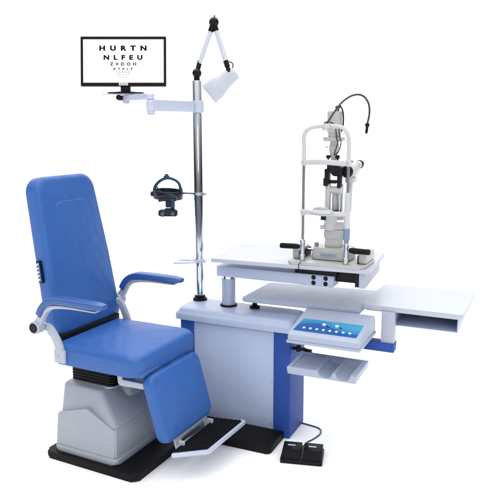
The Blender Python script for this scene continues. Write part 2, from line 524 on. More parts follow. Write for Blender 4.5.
# ================================================================== POLE
PX, PY = -1.538, 2.826
po = thing('instrument_pole', 'tall polished chrome pole rising from the left of the cabinet top', 'pole', (PX, PY, .576))
bm = bm_new(); lathe(bm, [(0, .576), (.0215, .576), (.0215, 1.655), (.0195, 1.658), (0, 1.658)], (PX, PY, 0)); part(po, 'shaft', bm, 'chrome')
bm = bm_new(); lathe(bm, [(0, .576), (.036, .576), (.037, .580), (.035, .585), (.028, .588), (.027, .600), (.0215, .603), (0, .603)], (PX, PY, 0)); part(po, 'flange', bm, 'rubber')

# ================================================================== SWING TABLE
tb = thing('instrument_table', 'large white slit lamp table carried on a stubby column and horizontal beam', 'table', (-1.358, 2.789, .576))
CX, CY = -1.358, 2.789
bm = bm_new(); lathe(bm, [(0, .576), (.0335, .576), (.0335, .714), (0, .714)], (CX, CY, 0)); part(tb, 'column', bm, 'cap')
bm = bm_new(); lathe(bm, [(0, .5765), (.042, .5765), (.0425, .580), (.040, .584), (.034, .585), (0, .585)], (CX, CY, 0)); part(tb, 'column_seal', bm, 'rubber')
bm = bm_new(); lathe(bm, [(0, .712), (.031, .712), (.031, .733), (0, .733)], (CX, CY, 0)); part(tb, 'column_collar', bm, 'chrome')
bm = bm_new(); bx(bm, -1.400, -.812, 2.739, 2.835, .731, .784, .006, 3)
bmn = part(tb, 'beam', bm, 'beam')
for (x, z) in ((-.866, .770), (-.866, .746), (-.829, .770), (-.829, .746), ):
    pass
for px_ in (-.905, -.848):
    for z in (.7715, .7465):
        bm = bm_new(); rod(bm, (px_, 2.7392, z), (px_, 2.7335, z), .0085, .002); lathe(bm, [(.0085, 0), (.0105, .0015), (.0085, .003)], (px_, 2.7362, z), (0, 1, 0), 20)
        part(bmn, 'bolt', bm, 'black')
bm = bm_new(); bx(bm, -.811, -.700, 2.765, 2.80, .756, .8204, .003); bx(bm, -1.0, -.80, 2.75, 2.83, .7842, .8204, .001)
part(tb, 'slide_rail', bm, 'black')
TC = V((-1.024, 2.878, 0)); TR = Matrix.Rotation(math.radians(3.6), 4, 'Z')
FT = Matrix.Translation(TC) @ TR
bm = bm_new(); prism(bm, round_poly(rect(-.372, .372, -.213, .213), .012), .8205, .838, FT, bev=.0055, seg=4)
top = part(tb, 'table_top', bm, 'laminate')
bm = bm_new()
prism(bm, round_poly(rect(.325, .352, -.195, .195), .003), .750, .8207, FT, bev=.002)
prism(bm, round_poly(rect(.10, .335, .10, .16), .003), .800, .8207, FT, bev=.002)
part(tb, 'under_frame', bm, 'metalwhite')
bm = bm_new()
prism(bm, round_poly(rect(.306, .324, -.185, -.12), .002), .752, .8204, FT, bev=.001)
part(tb, 'rail_end_block', bm, 'black')

# ================================================================== LOWER SHELF
ls = thing('swing_shelf', 'thin pale shelf board below the slit lamp table', 'shelf', (-1.255, 2.80, .576))
bm = bm_new()
prism(bm, round_poly([(-1.262, 2.724), (-.690, 2.748), (-.682, 3.13), (-1.255, 3.075)], [.02, .006, .006, .02]), .622, .640, bev=.006, seg=3)
part(ls, 'shelf_board', bm, 'tray')
bm = bm_new()
lathe(bm, [(0, .5765), (.024, .5765), (.0265, .580), (.024, .586), (.012, .590), (.012, .621), (0, .621)], (-1.222, 2.80, 0))
part(ls, 'pivot_knob', bm, 'rubber')
bm = bm_new(); bx(bm, -.70, -.60, 2.9, 2.98, .600, .621, .003); part(ls, 'support_strap', bm, 'metalwhite')

# ================================================================== SIDE TABLE
st = thing('side_table', 'small white side table with open cubby beneath on a post and blue crossbar', 'table', (-.56, 2.76, .468))
bm = bm_new()
prism(bm, round_poly([(-.682, 2.752), (-.252, 2.748), (-.240, 3.168), (-.672, 3.162)], .014, 6), .648, .670, bev=.007, seg=4)
part(st, 'table_top', bm, 'laminate')
bm = bm_new()
x0, x1, y0, y1, z0, z1 = -.545, -.272, 2.785, 3.10, .578, .647
bx(bm, x0, x1, y0, y1, z0, z0+.004, .001); bx(bm, x1-.004, x1, y0, y1, z0+.0045, z1, .001)
bx(bm, x0, x0+.004, y0, y1, z0+.0045, z1, .001); bx(bm, x0+.0045, x1-.0045, y1-.004, y1, z0+.0045, z1, .001)
part(st, 'cubby', bm, 'paint')
bm = bm_new(); bx(bm, -.590, -.532, 2.738, 2.784, .508, .6475, .002); part(st, 'post', bm, 'metalwhite')
bm = bm_new(); bx(bm, -.9835, -.529, 2.730, 2.790, .468, .508, .003); part(st, 'crossbar', bm, 'blue')

# ================================================================== CONTROL CONSOLE
cc = thing('control_console', 'sloping control box with blue button overlay above the accessory tray', 'control panel', (-.79, 2.60, .51))
xa, xb = -.930, -.622
prof = round_poly([(2.482, .550), (2.765, .546), (2.762, .606), (2.730, .630), (2.500, .587), (2.482, .577)], [.004, .006, .016, .02, .012, .008], 5)
bm = bm_new()
FCc = Matrix(((0, 0, 1, 0), (1, 0, 0, 0), (0, 1, 0, 0), (0, 0, 0, 1)))   # u->Y, v->Z, n->X
prism(bm, prof, xa, xb, FCc, bev=.007, seg=4)
con = part(cc, 'housing', bm, 'tray', ang=45)
bm = bm_new()
prism(bm, round_poly([(2.478, .540), (2.770, .536), (2.770, .547), (2.478, .551)], .002), xa-.005, xb+.005, FCc, bev=.002)
prism(bm, round_poly(rect(2.65, 2.70, .5085, .54), .002), -.80, -.75, FCc)
bx(bm, -.81, -.74, 2.69, 2.775, .5085, .5345, .002)
part(cc, 'base_rim', bm, 'tray')
# overlay plate on the sloping face
sl = V((0, .230, .043)).normalized()
S0 = V((xa, 2.500, .587)); nn = V((1, 0, 0)).cross(sl).normalized()
def onp(u, v, h): return S0 + V((1, 0, 0))*u + sl*v + nn*h
bm = bm_new()
FO = frame(onp(0, 0, 0), (1, 0, 0), sl)
prism(bm, round_poly([(.012, .012), (.288, .012), (.292, .126), (.022, .126)], .006), -.001, .0012, FO)
# own local frame so that the print follows the plate
ov = part(cc, 'button_overlay', bm, 'overlay')
for k in range(8):
    bm = bm_new(); o_ = onp(.052+.0288*k, .040, .001)
    lathe(bm, [(0, 0), (.0066, 0), (.0066, .0015), (.0054, .003), (0, .0032)], o_, nn, 20)
    part(ov, 'button', bm, 'button')
for k, u in enumerate((.128, .185)):
    bm = bm_new(); o_ = onp(u, .085, .001)
    lathe(bm, [(0, 0), (.0085, 0), (.0080, .004), (.0068, .0052), (0, .0052)], o_, nn, 24)
    kn = part(ov, 'dial', bm, 'button')
    bm = bm_new(); prism(bm, round_poly([(u+.012, .078), (u+.024, .070), (u+.026, .074), (u+.014, .084)], .001), .0014, .0018, FO); part(ov, 'dial_mark', bm, 'ink')
bm = bm_new()
for k in range(7):
    a = .226+.0062*k
    prism(bm, [(a, .080), (a+.0045, .080), (a+.0045, .085-.001*(k % 2)), (a, .0845)], .0014, .0017, FO)
part(ov, 'printed_script', bm, 'slate_ink')

# ================================================================== ACCESSORY TRAY
at = thing('accessory_tray', 'grey moulded tray with two rounded troughs below the control box', 'tray', (-.78, 2.60, .40))
x0, x1, y0, y1 = -.932, -.628, 2.478, 2.690
nx, ny = 110, 44
def hgt(x, y):
    u = (x-x0)/(x1-x0); z = .434
    def groove(c, w):
        d = abs(u-c)/w
        if d >= 1: return 0
        e = math.sqrt(max(0, 1-d**2.6))
        yb = (y1-.022-y)/.008
        return .026*e*max(0, min(1, yb))
    z -= groove(.56, .10) + groove(.81, .10)
    if .055 < u < .40:
        m = min((u-.055)/.012, (.40-u)/.012, (y-y0-.012)/.004, (y1-.012-y)/.004)
        z -= .006*max(0, min(1, m))
    e = min(x-x0, x1-x, y-y0, y1-y)
    if e < .004: z -= .004-math.sqrt(max(0, .004**2-(.004-e)**2))
    return z
bm = bm_new(); G = []
xs = [x0+(x1-x0)*i/nx for i in range(nx+1)]; ys = [y0, y0+.001, y0+.0025] + [y0+.004+(y1-y0-.008)*i/ny for i in range(ny+1)] + [y1-.0025, y1-.001, y1]
xs = [x0, x0+.001, x0+.0025] + [x0+.004+(x1-x0-.008)*i/nx for i in range(nx+1)] + [x1-.0025, x1-.001, x1]
for y in ys: G.append([bm.verts.new((x, y, hgt(x, y))) for x in xs])
for a, b in zip(G, G[1:]):
    for i in range(len(xs)-1): bm.faces.new((a[i], a[i+1], b[i+1], b[i]))
loop = G[0] + [g[-1] for g in G[1:]] + G[-1][::-1][1:] + [g[0] for g in G[::-1][1:-1]]
cx_, cy_ = (x0+x1)/2, (y0+y1)/2
bot = [bm.verts.new((cx_+(v.co.x-cx_)*.975, cy_+(v.co.y-cy_)*.97, .402)) for v in loop]
n = len(loop)
for i in range(n): bm.faces.new((loop[i], bot[i], bot[(i+1) % n], loop[(i+1) % n]))
bm.faces.new(bot)
tr = part(at, 'tray_body', bm, 'tray', ang=50)
bm = bm_new(); rod(bm, (-.983, 2.70, .437), (-.915, 2.70, .437), .0075); bx(bm, -.925, -.895, 2.685, 2.712, .404, .440, .002)
rod(bm, (-.958, 2.70, .425), (-.958, 2.70, .452), .011); rod(bm, (-.935, 2.69, .437), (-.935, 2.715, .437), .006)
part(at, 'mounting_bracket', bm, 'black')

# ================================================================== FOOT PEDAL
fpd = thing('foot_pedal', 'black double foot switch on the floor with thin grey cable', 'foot pedal', (-.872, 2.53, 0), math.radians(13.5))
bm = bm_new(); prism(bm, round_poly(rect(-.092, .092, -.070, .062), .006), 0, .018, bev=.003); part(fpd, 'base', bm, 'black', False)
for s in (-1, 1):
    bm = bm_new(); c = s*.0465
    FPd = Matrix(((0, 0, 1, 0), (1, 0, 0, 0), (0, 1, 0, 0), (0, 0, 0, 1)))
    prism(bm, round_poly([(-.066, .016), (.055, .016), (.051, .045), (-.018, .043), (-.060, .030)], [.002, .002, .005, .012, .006], 4), c-.041, c+.041, FPd, bev=.004, seg=3)
    pd = part(fpd, 'pedal', bm, 'rubber', False)
    bm = bm_new(); box(bm, (c-.004, .016, .0448), (.034, .012, .0012), .0004, 1, Matrix.Rotation(math.radians(1.5), 3, 'X')); part(pd, 'pedal_label', bm, 'label', False)
bm = bm_new()
inv = fpd.matrix_world.inverted()
pth = [inv @ V(p) for p in [(-.893, 2.600, .014), (-.895, 2.66, .005), (-.880, 2.70, .004), (-.866, 2.765, .004), (-.885, 2.815, .004), (-.94, 2.832, .004), (-1.02, 2.842, .004)]]
tube(bm, smooth_path(pth, 10), .0032, 10); part(fpd, 'cable', bm, 'cable', False)

# ================================================================== MONITOR ARM
ma = thing('monitor_arm', 'white jointed monitor arm clamped around the chrome pole', 'monitor arm', (PX, PY, 1.51))
J = V((-1.606, 2.520, 0)); MP = V((-1.818, 2.640, 0))
bm = bm_new()
lathe(bm, [(.0218, 1.508), (.030, 1.508), (.032, 1.510), (.032, 1.562), (.030, 1.564), (.0218, 1.564)], (PX, PY, 0))
part(ma, 'pole_clamp', bm, 'white')
def bar(bm, A, B, w, z0, z1, bev=.004, endr=None):
    A, B = V(A), V(B); d = (B-A); L_ = d.length; F = frame((A.x, A.y, 0), (d.x, d.y, 0), (-d.y, d.x, 0))
    e = endr or w
    prism(bm, round_poly(rect(-e, L_+e, -w, w), w*.98, 8), z0, z1, F, bev=bev, seg=3)
bm = bm_new(); d = (J-V((PX, PY, 0))).normalized()
bar(bm, V((PX, PY, 0))+d*.05, J, .019, 1.511, 1.560, .005)
part(ma, 'lower_arm', bm, 'white')
bm = bm_new(); rod(bm, (J.x, J.y, 1.494), (J.x, J.y, 1.5605), .0175, .004); part(ma, 'elbow', bm, 'white')
bm = bm_new(); bar(bm, J, MP, .018, 1.5612, 1.586, .006); part(ma, 'upper_arm', bm, 'white')
bm = bm_new(); rod(bm, (MP.x, MP.y, 1.548), (MP.x, MP.y, 1.5875), .016, .005); part(ma, 'end_swivel', bm, 'white')
bm = bm_new(); q = MP - RIGHT*.03; rod(bm, q+V((0, 0, 1.577))+AWAY*-.015, q+V((0, 0, 1.577))-AWAY*.03, .012, .002)
box(bm, MP-RIGHT*.026+V((0, 0, 1.575)), (.026, .03, .022), .004, 2, Matrix.Rotation(YAW, 3, 'Z')); part(ma, 'lock_knob', bm, 'black')
bm = bm_new(); FP_ = frame((MP.x, MP.y, 0), RIGHT, AWAY)
prism(bm, round_poly([(-.112, -.05), (.112, -.05), (.095, .06), (-.095, .06)], .02, 6), 1.5885, 1.5935, FP_, bev=.002)
part(ma, 'support_plate', bm, 'white')

# ================================================================== MONITOR
MZ = 1.5945
mo = thing('eye_chart_monitor', 'thin black monitor lit with a white letter eye chart', 'monitor', (MP.x, MP.y, MZ), YAW)
# local: x right, y away, z up; screen tilted back
tilt = math.radians(9.5)
FM = frame((-.008, -.01, .034), (1, 0, 0), (0, math.sin(tilt), math.cos(tilt)))  # N = toward -y (viewer)
W2, HH = .2005, .232
bm = bm_new()
prism(bm, round_poly(rect(-.085, .085, -.055, .055), .053, 10), 0, .006, bev=.003, seg=3)
lathe(bm, [(0, .004), (.06, .006), (.03, .012), (0, .014)], (0, 0, 0))
part(mo, 'stand_base', bm, 'gloss', False)
bm = bm_new(); box(bm, (-.002, .012, .035), (.046, .018, .060), .003); part(mo, 'stand_neck', bm, 'gloss', False)
bm = bm_new(); prism(bm, round_poly(rect(-W2+.002, W2-.002, .002, HH-.002), .004), -.022, -.0015, FM, bev=.003)
b1, b2, b3 = .0115, .013, .017
for rr in (rect(-W2, W2, 0, b3), rect(-W2, W2, HH-b2, HH), rect(-W2, -W2+b1, b3, HH-b2), rect(W2-b1, W2, b3, HH-b2)):
    prism(bm, rr, -.004, .001, FM, bev=.0008, seg=1)
part(mo, 'bezel', bm, 'gloss', False)
bm = bm_new(); prism(bm, rect(-W2+b1-.001, W2-b1+.001, b3-.001, HH-b2+.001), -.003, -.0012, FM)
sc = part(mo, 'screen', bm, 'screen', False)
bm = bm_new()
k = 3.05/650; ycen = 86.6
rows = [('HURTN', 5.3, 47.2, 48.7, .05, 0), ('NLFEU', 4.9, 38.8, 57.9, .05, 0), ('ZVDOH', 3.2, 26.2, 64.4, .04, 0), ('RTPLF', 2.3, 19.2, 69.3, .035, 0),
        ('VDOHU', 1.4, 13.5, 72.5, .02, 0), ('NLTFP', 1.15, 11.5, 75.0, .01, 0), ('HZVDRN', .95, 9.0, 77.3, .01, 0)]
for body, h, w, yy, bold, _ in rows:
    xc = 122.8-123.2
    text_mesh(bm, body, FM @ Matrix.Translation(V((xc*k, (ycen-yy)*k, -.0009))), h*k, w*k, bold)
part(sc, 'chart_letters', bm, 'ink', False)
bm = bm_new()
for s in (-1, 1):
    for yy in (50.8, 59.8, 65.4, 69.5, 72.6, 75, 77.4):
        prism(bm, rect(s*.176-.0028, s*.176+.0028, (ycen-yy)*k-.0012, (ycen-yy)*k+.0012), -.0011, -.0009, FM)
        part(sc, 'margin_mark', bm, 'greyink', False); bm = bm_new()
prism(bm, rect(.172, .182, (ycen-41.5)*k-.0012, (ycen-41.5)*k+.0012), -.0011, -.0009, FM)
part(sc, 'margin_mark', bm, 'greyink', False)
bm = bm_new(); prism(bm, rect(-.021, .021, .004, .0155), .001, .0018, FM); bd = part(mo, 'badge', bm, 'button', False)
bm = bm_new()
for q in range(5): prism(bm, rect(-.0165+.007*q, -.0115+.007*q, .0072, .0124), .0019, .0021, FM)
part(bd, 'badge_marks', bm, 'slate_ink', False)

# ================================================================== LAMP
def W_(px, py, w=3.215):     # a point at the lamp's distance (plane facing the camera), used once to lay out this lamp
    a = (px-250)/650; b = (250-py)/650
    fw = V((-math.sin(YAW)*math.cos(PITCH), math.cos(YAW)*math.cos(PITCH), -math.sin(PITCH)))
    up = RIGHT.cross(fw)
    return V((0, 0, H)) + (fw+RIGHT*a+up*b)*w
lp = thing('examination_lamp', 'white jointed spot lamp with bell shade on top of the pole', 'lamp', (PX, PY, 1.658))
P0 = V((PX, PY, 1.658)); B1 = V((PX+.001, PY, 1.693))
U1 = V((-1.530, 2.836, 1.733)); E = V((-1.462, 2.862, 1.925))
bm = bm_new(); rod(bm, P0, P0+V((0, 0, .022)), .014); ball(bm, B1, .022); rod(bm, B1, B1+(U1-B1).normalized()*.058, .0115)
rod(bm, B1-AWAY*.026, B1+AWAY*.024, .012, .003)
part(lp, 'base_joint', bm, 'gloss')
d1 = (E-U1).normalized()
bm = bm_new(); rod(bm, U1, E-d1*.03, .0105); part(lp, 'lower_rod', bm, 'shade')
bm = bm_new(); ball(bm, E, .024, (1, .8, 1.0)); rod(bm, E-d1*.045, E, .0135)
E2 = V((-1.405, 2.872, 1.745)); d2 = (E2-E).normalized(); rod(bm, E, E+d2*.042, .0125); rod(bm, E+V((.002, 0, .018)), E+V((.004, 0, .032)), .003)
rod(bm, E-AWAY*.028, E+AWAY*.02, .014, .003)
part(lp, 'elbow_joint', bm, 'gloss')
bm = bm_new(); rod(bm, E+d2*.03, E2, .0115); part(lp, 'upper_rod', bm, 'shade')
bm = bm_new(); rod(bm, E2-d2*.006, E2+d2*.028, .0125, .002); ball(bm, E2+d2*.036, .011)
NK = E2+d2*.05; rod(bm, E2+d2*.036, NK, .007)
part(lp, 'shade_joint', bm, 'gloss')
A0 = W_(235.2, 72.0, 3.215); A1 = W_(208.6, 94.4, 3.235); ax = (A1-A0); Ls = ax.length; ax.normalize()
bm = bm_new()
pr = [(r_*1.06, h_) for r_, h_ in [(0, 0), (.028, 0), (.0335, .003), (.0345, .009), (.0345, .03), (.036, .060), (.039, .078), (.0455, .100), (.0505, .125), (.052, Ls-.004), (.0515, Ls), (.0500, Ls), (.0495, Ls-.006), (.044, .100), (.034, .06), (.032, .02), (0, .018)]]
lathe(bm, pr, A0, ax, 48); sh = part(lp, 'lamp_shade', bm, 'shade', ang=60)
bm = bm_new(); lathe(bm, [(0, .05), (.012, .05), (.018, .075), (.026, .10), (.028, .115), (.020, .132), (0, .138)], A0, ax, 28); part(lp, 'bulb', bm, 'beige2')
bm = bm_new(); c = W_(229.6, 65.6, 3.215); tube(bm, [c+RIGHT*(.0175*math.cos(t*2*PI/24))+V((0, 0, 1))*(.0175*math.sin(t*2*PI/24)) for t in range(24)], .0028, 10, True); part(lp, 'ring_handle', bm, 'gloss')

# ================================================================== HEADSET HOLDER + HEADSET
HZ = 1.117
hk = thing('headset_holder', 'thin chrome rod through the pole holding the headset', 'holder', (PX, PY, HZ))
bm = bm_new(); rod(bm, (PX-.105, PY+.012, HZ-.002), (PX-.018, PY, HZ), .0062); rod(bm, (PX+.018, PY, HZ), (PX+.030, PY, HZ), .0052); ball(bm, (PX+.034, PY, HZ), .009)
part(hk, 'rod', bm, 'steel')
bm = bm_new(); lathe(bm, [(.0217, -.007), (.0245, -.006), (.0245, .006), (.0217, .007)], (PX, PY, HZ)); part(hk, 'collar', bm, 'steel')

hs = thing('ophthalmoscope_headset', 'dark navy indirect ophthalmoscope headband hanging beside the pole', 'headset', (PX-.179, PY+.005, 1.05), YAW)
# local frame: x right, y away, z up; origin z = 1.05
oz = .062
bm = bm_new()
ring = []
for t in range(40):
    a = 2*PI*t/40
    ring.append(V((.070*math.cos(a), .070*math.sin(a), oz-.006+.004*math.sin(a)-.004*math.cos(a))))
sweep(bm, ring, round_poly(rect(-.005, .005, -.021, .021), .003, 3), up=(0, 0, 1), closed=True)
part(hs, 'headband', bm, 'navy', False)
bm = bm_new()
arc = [V((-.068, -.01, oz+.004)), V((-.062, -.005, oz+.034)), V((-.036, 0, oz+.062)), V((0, 0, oz+.075)), V((.036, 0, oz+.066)), V((.058, 0, oz+.046)), V((.066, .004, oz+.01))]
sweep(bm, smooth_path(arc, 6), round_poly(rect(-.014, .014, -.0065, .0065), .004, 3))
part(hs, 'crown_strap', bm, 'navy2', False)
bm = bm_new(); box(bm, (-.004, 0, oz+.082), (.028, .028, .014), .004); rod(bm, (-.004, 0, oz+.088), (-.004, 0, oz+.096), .008); part(hs, 'crown_knob', bm, 'navy2', False)
bm = bm_new(); rod(bm, (-.085, -.01, oz-.003), (-.066, -.01, oz-.003), .013, .003); part(hs, 'size_knob', bm, 'navy', False); bm = bm_new(); rod(bm, (-.03, -.082, oz-.035), (-.03, -.082, oz-.02), .008); part(hs, 'size_knob', bm, 'navy', False); bm = bm_new()
box(bm, (.066, -.01, oz+.008), (.02, .05, .034), .005); part(hs, 'strap_buckle', bm, 'navy', False)
bm = bm_new()
sweep(bm, smooth_path([V((-.052, -.04, oz+.040)), V((-.03, -.062, oz+.014)), V((.005, -.082, oz-.010)), V((.03, -.085, oz-.035))], 6), circ(.0035, 8))
part(hs, 'cable', bm, 'navy', False)
bm = bm_new()
box(bm, (.020, -.082, oz-.030), (.044, .022, .066), .006); box(bm, (.034, -.088, oz-.052), (.020, .022, .045), .004)
bx(bm, -.036, .056, -.100, -.064, oz-.032, oz-.004, .007)
part(hs, 'optics_bracket', bm, 'navy', False)
bm = bm_new(); box(bm, (.034, -.101, oz-.046), (.013, .006, .034), .002); box(bm, (.034, -.094, oz-.026), (.02, .016, .012), .003); part(hs, 'bracket_trim', bm, 'navy2', False)
bm = bm_new()
box(bm, (.010, -.085, oz-.090), (.094, .042, .034), .011, 3); rod(bm, (-.030, -.092, oz-.090), (-.036, -.092, oz-.090), .014)
rod(bm, (-.014, -.080, oz-.092), (-.014, -.114, oz-.092), .0135); rod(bm, (.036, -.080, oz-.090), (.036, -.114, oz-.090), .0135)
box(bm, (.010, -.09, oz-.076), (.03, .03, .02), .004)
ob = part(hs, 'optics_block', bm, 'navy', False)
for x in (-.014, .036):
    bm = bm_new(); rod(bm, (x, -.1145, oz-.091), (x, -.1158, oz-.091), .0095); part(ob, 'lens', bm, 'glass', False)
bm = bm_new(); box(bm, (-.008, -.107, oz-.086), (.02, .006, .010), .002); box(bm, (.033, -.107, oz-.078), (.018, .006, .008), .002); part(ob, 'optics_trim', bm, 'navy2', False)

# ================================================================== POLE CLIP
pc = thing('pole_clip_tray', 'small white slotted holder plate clamped low on the pole', 'holder', (PX, PY, .78))
bm = bm_new()
lathe(bm, [(.0218, -.007), (.031, -.007), (.032, -.004), (.032, .006), (.030, .008), (.0218, .008)], (PX, PY, .780))
rod(bm, (PX+.03, PY-.01, .780), (PX+.042, PY-.012, .780), .006)
part(pc, 'clamp_ring', bm, 'white')
bm = bm_new()
Fp = frame((PX-.003, PY-.028, .780), (-.80, -.60, 0), (.60, -.80, 0))
def slab(pts, r=.004): prism(bm, round_poly(pts, r, 4), -.003, .003, Fp, bev=.001)
o_ = frame((PX, PY, .780), RIGHT*-1, AWAY*-1)
prism(bm, round_poly([(-.012, .012), (.112, .048), (.125, .064), (.120, .072), (.02, .060), (-.022, .02)], .006, 4), -.0032, .0032, o_, bev=.001)
prism(bm, round_poly([(.01, -.012), (.098, -.020), (.108, -.012), (.104, -.004), (.02, .010)], .004, 4), -.0032, .0032, o_, bev=.001)
prism(bm, round_poly([(.085, -.019), (.106, -.019), (.128, .066), (.108, .066)], .006, 4), -.0028, .0028, o_, bev=.001)
part(pc, 'slotted_plate', bm, 'white')

# ================================================================== SLIT LAMP
sp = thing('slit_lamp', 'light grey slit lamp microscope with chin rest frame on the large table', 'slit lamp', (-.85, 2.80, .831))
Z0 = .8306   # built for a table top at .830; the whole lamp is then set on the real top (see end of block)
bm = bm_new()
prism(bm, round_poly([(-1.012, 2.712), (-.992, 2.688), (-.690, 2.700), (-.662, 2.722), (-.660, 2.90), (-1.005, 2.90)], [.01, .01, .01, .01, .01, .01], 4), Z0, Z0+.014, bev=.003)
part(sp, 'base_board', bm, 'beige')
for (xa_, xb_, mt) in ((-1.005, -.972, 'beige'), (-.700, -.662, 'beige')):
    bm = bm_new(); bx(bm, xa_, xb_, 2.745, 2.895, Z0+.0145, Z0+.062, .009, 3); o = part(sp, 'rail_cover', bm, mt)
    bm = bm_new(); bx(bm, xb_-.001 if xa_ < -.9 else xa_-.004, xb_+.012 if xa_ < -.9 else xa_+.001, 2.748, 2.885, Z0+.0145, Z0+.052, .004); part(o, 'rubber_bellow', bm, 'rubber')
# axle
bm = bm_new(); rod(bm, (-.975, 2.835, Z0+.045), (-.685, 2.835, Z0+.045), .0065); part(sp, 'axle', bm, 'chrome')
# moving base
bm = bm_new()
FS = frame((-.834, 2.815, 0), (1, 0, 0), (0, 1, 0))
prism(bm, round_poly(rect(-.090, .090, -.052, .075), .016, 5), Z0+.018, Z0+.070, FS, bev=.010, seg=4, taper=.93)
mb = part(sp, 'sliding_base', bm, 'beige')
bm = bm_new()
prism(bm, rect(-.038, .038, Z0+.030, Z0+.050), -.004, .0014, frame((-.842, 2.7632, 0), (1, 0, 0), (0, 0, 1))); pl_ = part(mb, 'name_plate', bm, 'label')
bm = bm_new()
for q in range(6): prism(bm, rect(-.033+.0115*q, -.025+.0115*q, Z0+.034, Z0+.046), .0013, .0019, frame((-.842, 2.7632, 0), (1, 0, 0), (0, 0, 1)))
part(pl_, 'plate_marks', bm, 'slate_ink')
bm = bm_new(); rod(bm, (-.908, 2.80, Z0+.060), (-.908, 2.80, Z0+.088), .010, .002); part(sp, 'lock_knob', bm, 'sleeve')
# joystick side
# posts
YP = 2.722; XL, XR = -.948, -.748
for x in (XL, XR):
    bm = bm_new(); rod(bm, (x, YP, Z0+.014), (x, YP, 1.30), .0062); o = part(sp, 'frame_post', bm, 'post')
    bm = bm_new(); lathe(bm, [(0, 0), (.0125, 0), (.0125, .026), (.0095, .030), (.0095, .075), (.0115, .078), (.0115, .094), (.007, .098), (0, .098)], (x, YP, Z0+.0145)); part(o, 'post_foot', bm, 'steel')
bm = bm_new(); lathe(bm, [(0, 1.000), (.0125, 1.000), (.0135, 1.003), (.0120, 1.155), (.010, 1.158), (0, 1.158)], (XR, YP, 0)); part(sp, 'height_sleeve', bm, 'beige2')
bm = bm_new(); lathe(bm, [(0, .935), (.009, .935), (.011, .950), (.0150, .955), (.0150, 1.0), (.0140, 1.003), (0, 1.003)], (XR, YP, 0)); part(sp, 'height_knob', bm, 'sleeve')
for (x, s) in ((XL, -1), (XR, 1)):
    bm = bm_new(); z = .908
    lathe(bm, [(0, 0), (.009, 0), (.0115, .008), (.0125, .02), (.0125, .085), (.0105, .092), (0, .092)], (x+s*.014, YP, z), (s, 0, -.02)); part(sp, 'hand_grip', bm, 'rubber')
# bow
bm = bm_new()
zb = 1.432
bow = [(XL, YP, 1.297), (XL, YP, 1.34), (XL-.002, YP, 1.385), (XL+.006, YP, 1.412), (XL+.028, YP, 1.430), (XL+.06, YP, 1.436), (-.848, YP, 1.438), (XR-.05, YP, 1.436), (XR-.024, YP, 1.426), (XR-.006, YP, 1.400), (XR, YP, 1.355), (XR, YP, 1.297)]
tube(bm, smooth_path(bow, 8), .0088, 16)
part(sp, 'forehead_bow', bm, 'beige2')
bm = bm_new(); box(bm, (-.845, YP-.012, 1.438), (.030, .018, .020), .004); box(bm, (-.850, YP-.012, 1.424), (.028, .014, .010), .002); part(sp, 'forehead_pad', bm, 'beige2')
# brow bar with end sleeves
bm = bm_new()
zb = 1.283
sweep(bm, smooth_path([(XL, YP, zb), (XL+.05, YP-.006, zb+.002), (-.848, YP-.012, zb+.003), (XR-.05, YP-.006, zb), (XR, YP, zb-.002)], 8), round_poly(rect(-.009, .009, -.0115, .0115), .007, 4), up=(0, 0, 1))
for x in (XL, XR): rod(bm, (x, YP, zb-.014), (x, YP, zb+.014), .0125, .003)
part(sp, 'brow_bar', bm, 'beige2')
for x in (XL, XR):
    bm = bm_new(); rod(bm, (x, YP-.012, zb), (x, YP-.0145, zb), .0035, .0008, 12); part(sp, 'bar_screw', bm, 'steel')
# chin rest
bm = bm_new(); zc = 1.066
for x in (XL, XR): rod(bm, (x, YP, zc-.016), (x, YP, zc+.012), .0125, .003)
sweep(bm, smooth_path([(XL, YP, zc), (XL+.05, YP-.01, zc), (-.848, YP-.02, zc-.002), (XR-.05, YP-.01, zc-.002), (XR, YP, zc-.002)], 8), round_poly(rect(-.014, .014, -.010, .011), .007, 4), up=(0, 0, 1))
prism(bm, round_poly(rect(-.055, .050, -.045, .030), .028, 6), zc+.003, zc+.016, frame((-.85, YP-.018, 0), (1, 0, 0), (0, 1, 0)), bev=.005, seg=3, taper=.85)
prism(bm, round_poly([(-.035, 0), (.035, 0), (.025, .012), (0, .017), (-.025, .012)], .006, 4), -.02, .015, frame((-.862, YP-.02, zc+.012), (1, 0, 0), (0, 0, 1)), bev=.004)
part(sp, 'chin_rest', bm, 'beige2')
bm = bm_new(); rod(bm, (-.85, YP-.01, zc-.03), (-.85, YP-.01, zc-.008), .012); part(sp, 'chin_support', bm, 'black')
# column and arm housing
CYc = 2.84; CXc = -.838
bm = bm_new()
prism(bm, round_poly(rect(-.030, .042, -.032, .034), .010, 4), Z0+.068, Z0+.115, frame((CXc, CYc-.02, 0), (1, 0, 0), (0, 1, 0)), bev=.004)
prism(bm, round_poly([(-.036, -.034), (.030, -.034), (.060, -.010), (.060, .036), (-.036, .036)], .014, 5), Z0+.112, Z0+.150, frame((CXc, CYc-.02, 0), (1, 0, 0), (0, 1, 0)), bev=.005)
prism(bm, round_poly([(-.038, -.036), (.022, -.036), (.066, -.004), (.066, .038), (-.038, .038)], .014, 5), Z0+.152, Z0+.178, frame((CXc, CYc-.02, 0), (1, 0, 0), (0, 1, 0)), bev=.005)
part(sp, 'arm_housing', bm, 'beige')
bm = bm_new(); lathe(bm, [(0, .98), (.027, .98), (.029, .985), (.029, 1.045), (.026, 1.052), (0, 1.052)], (CXc-.006, CYc-.04, 0))
rod(bm, (CXc-.028, CYc-.07, 1.03), (CXc-.028, CYc-.04, 1.03), .003)
part(sp, 'pivot_cylinder', bm, 'beige2')
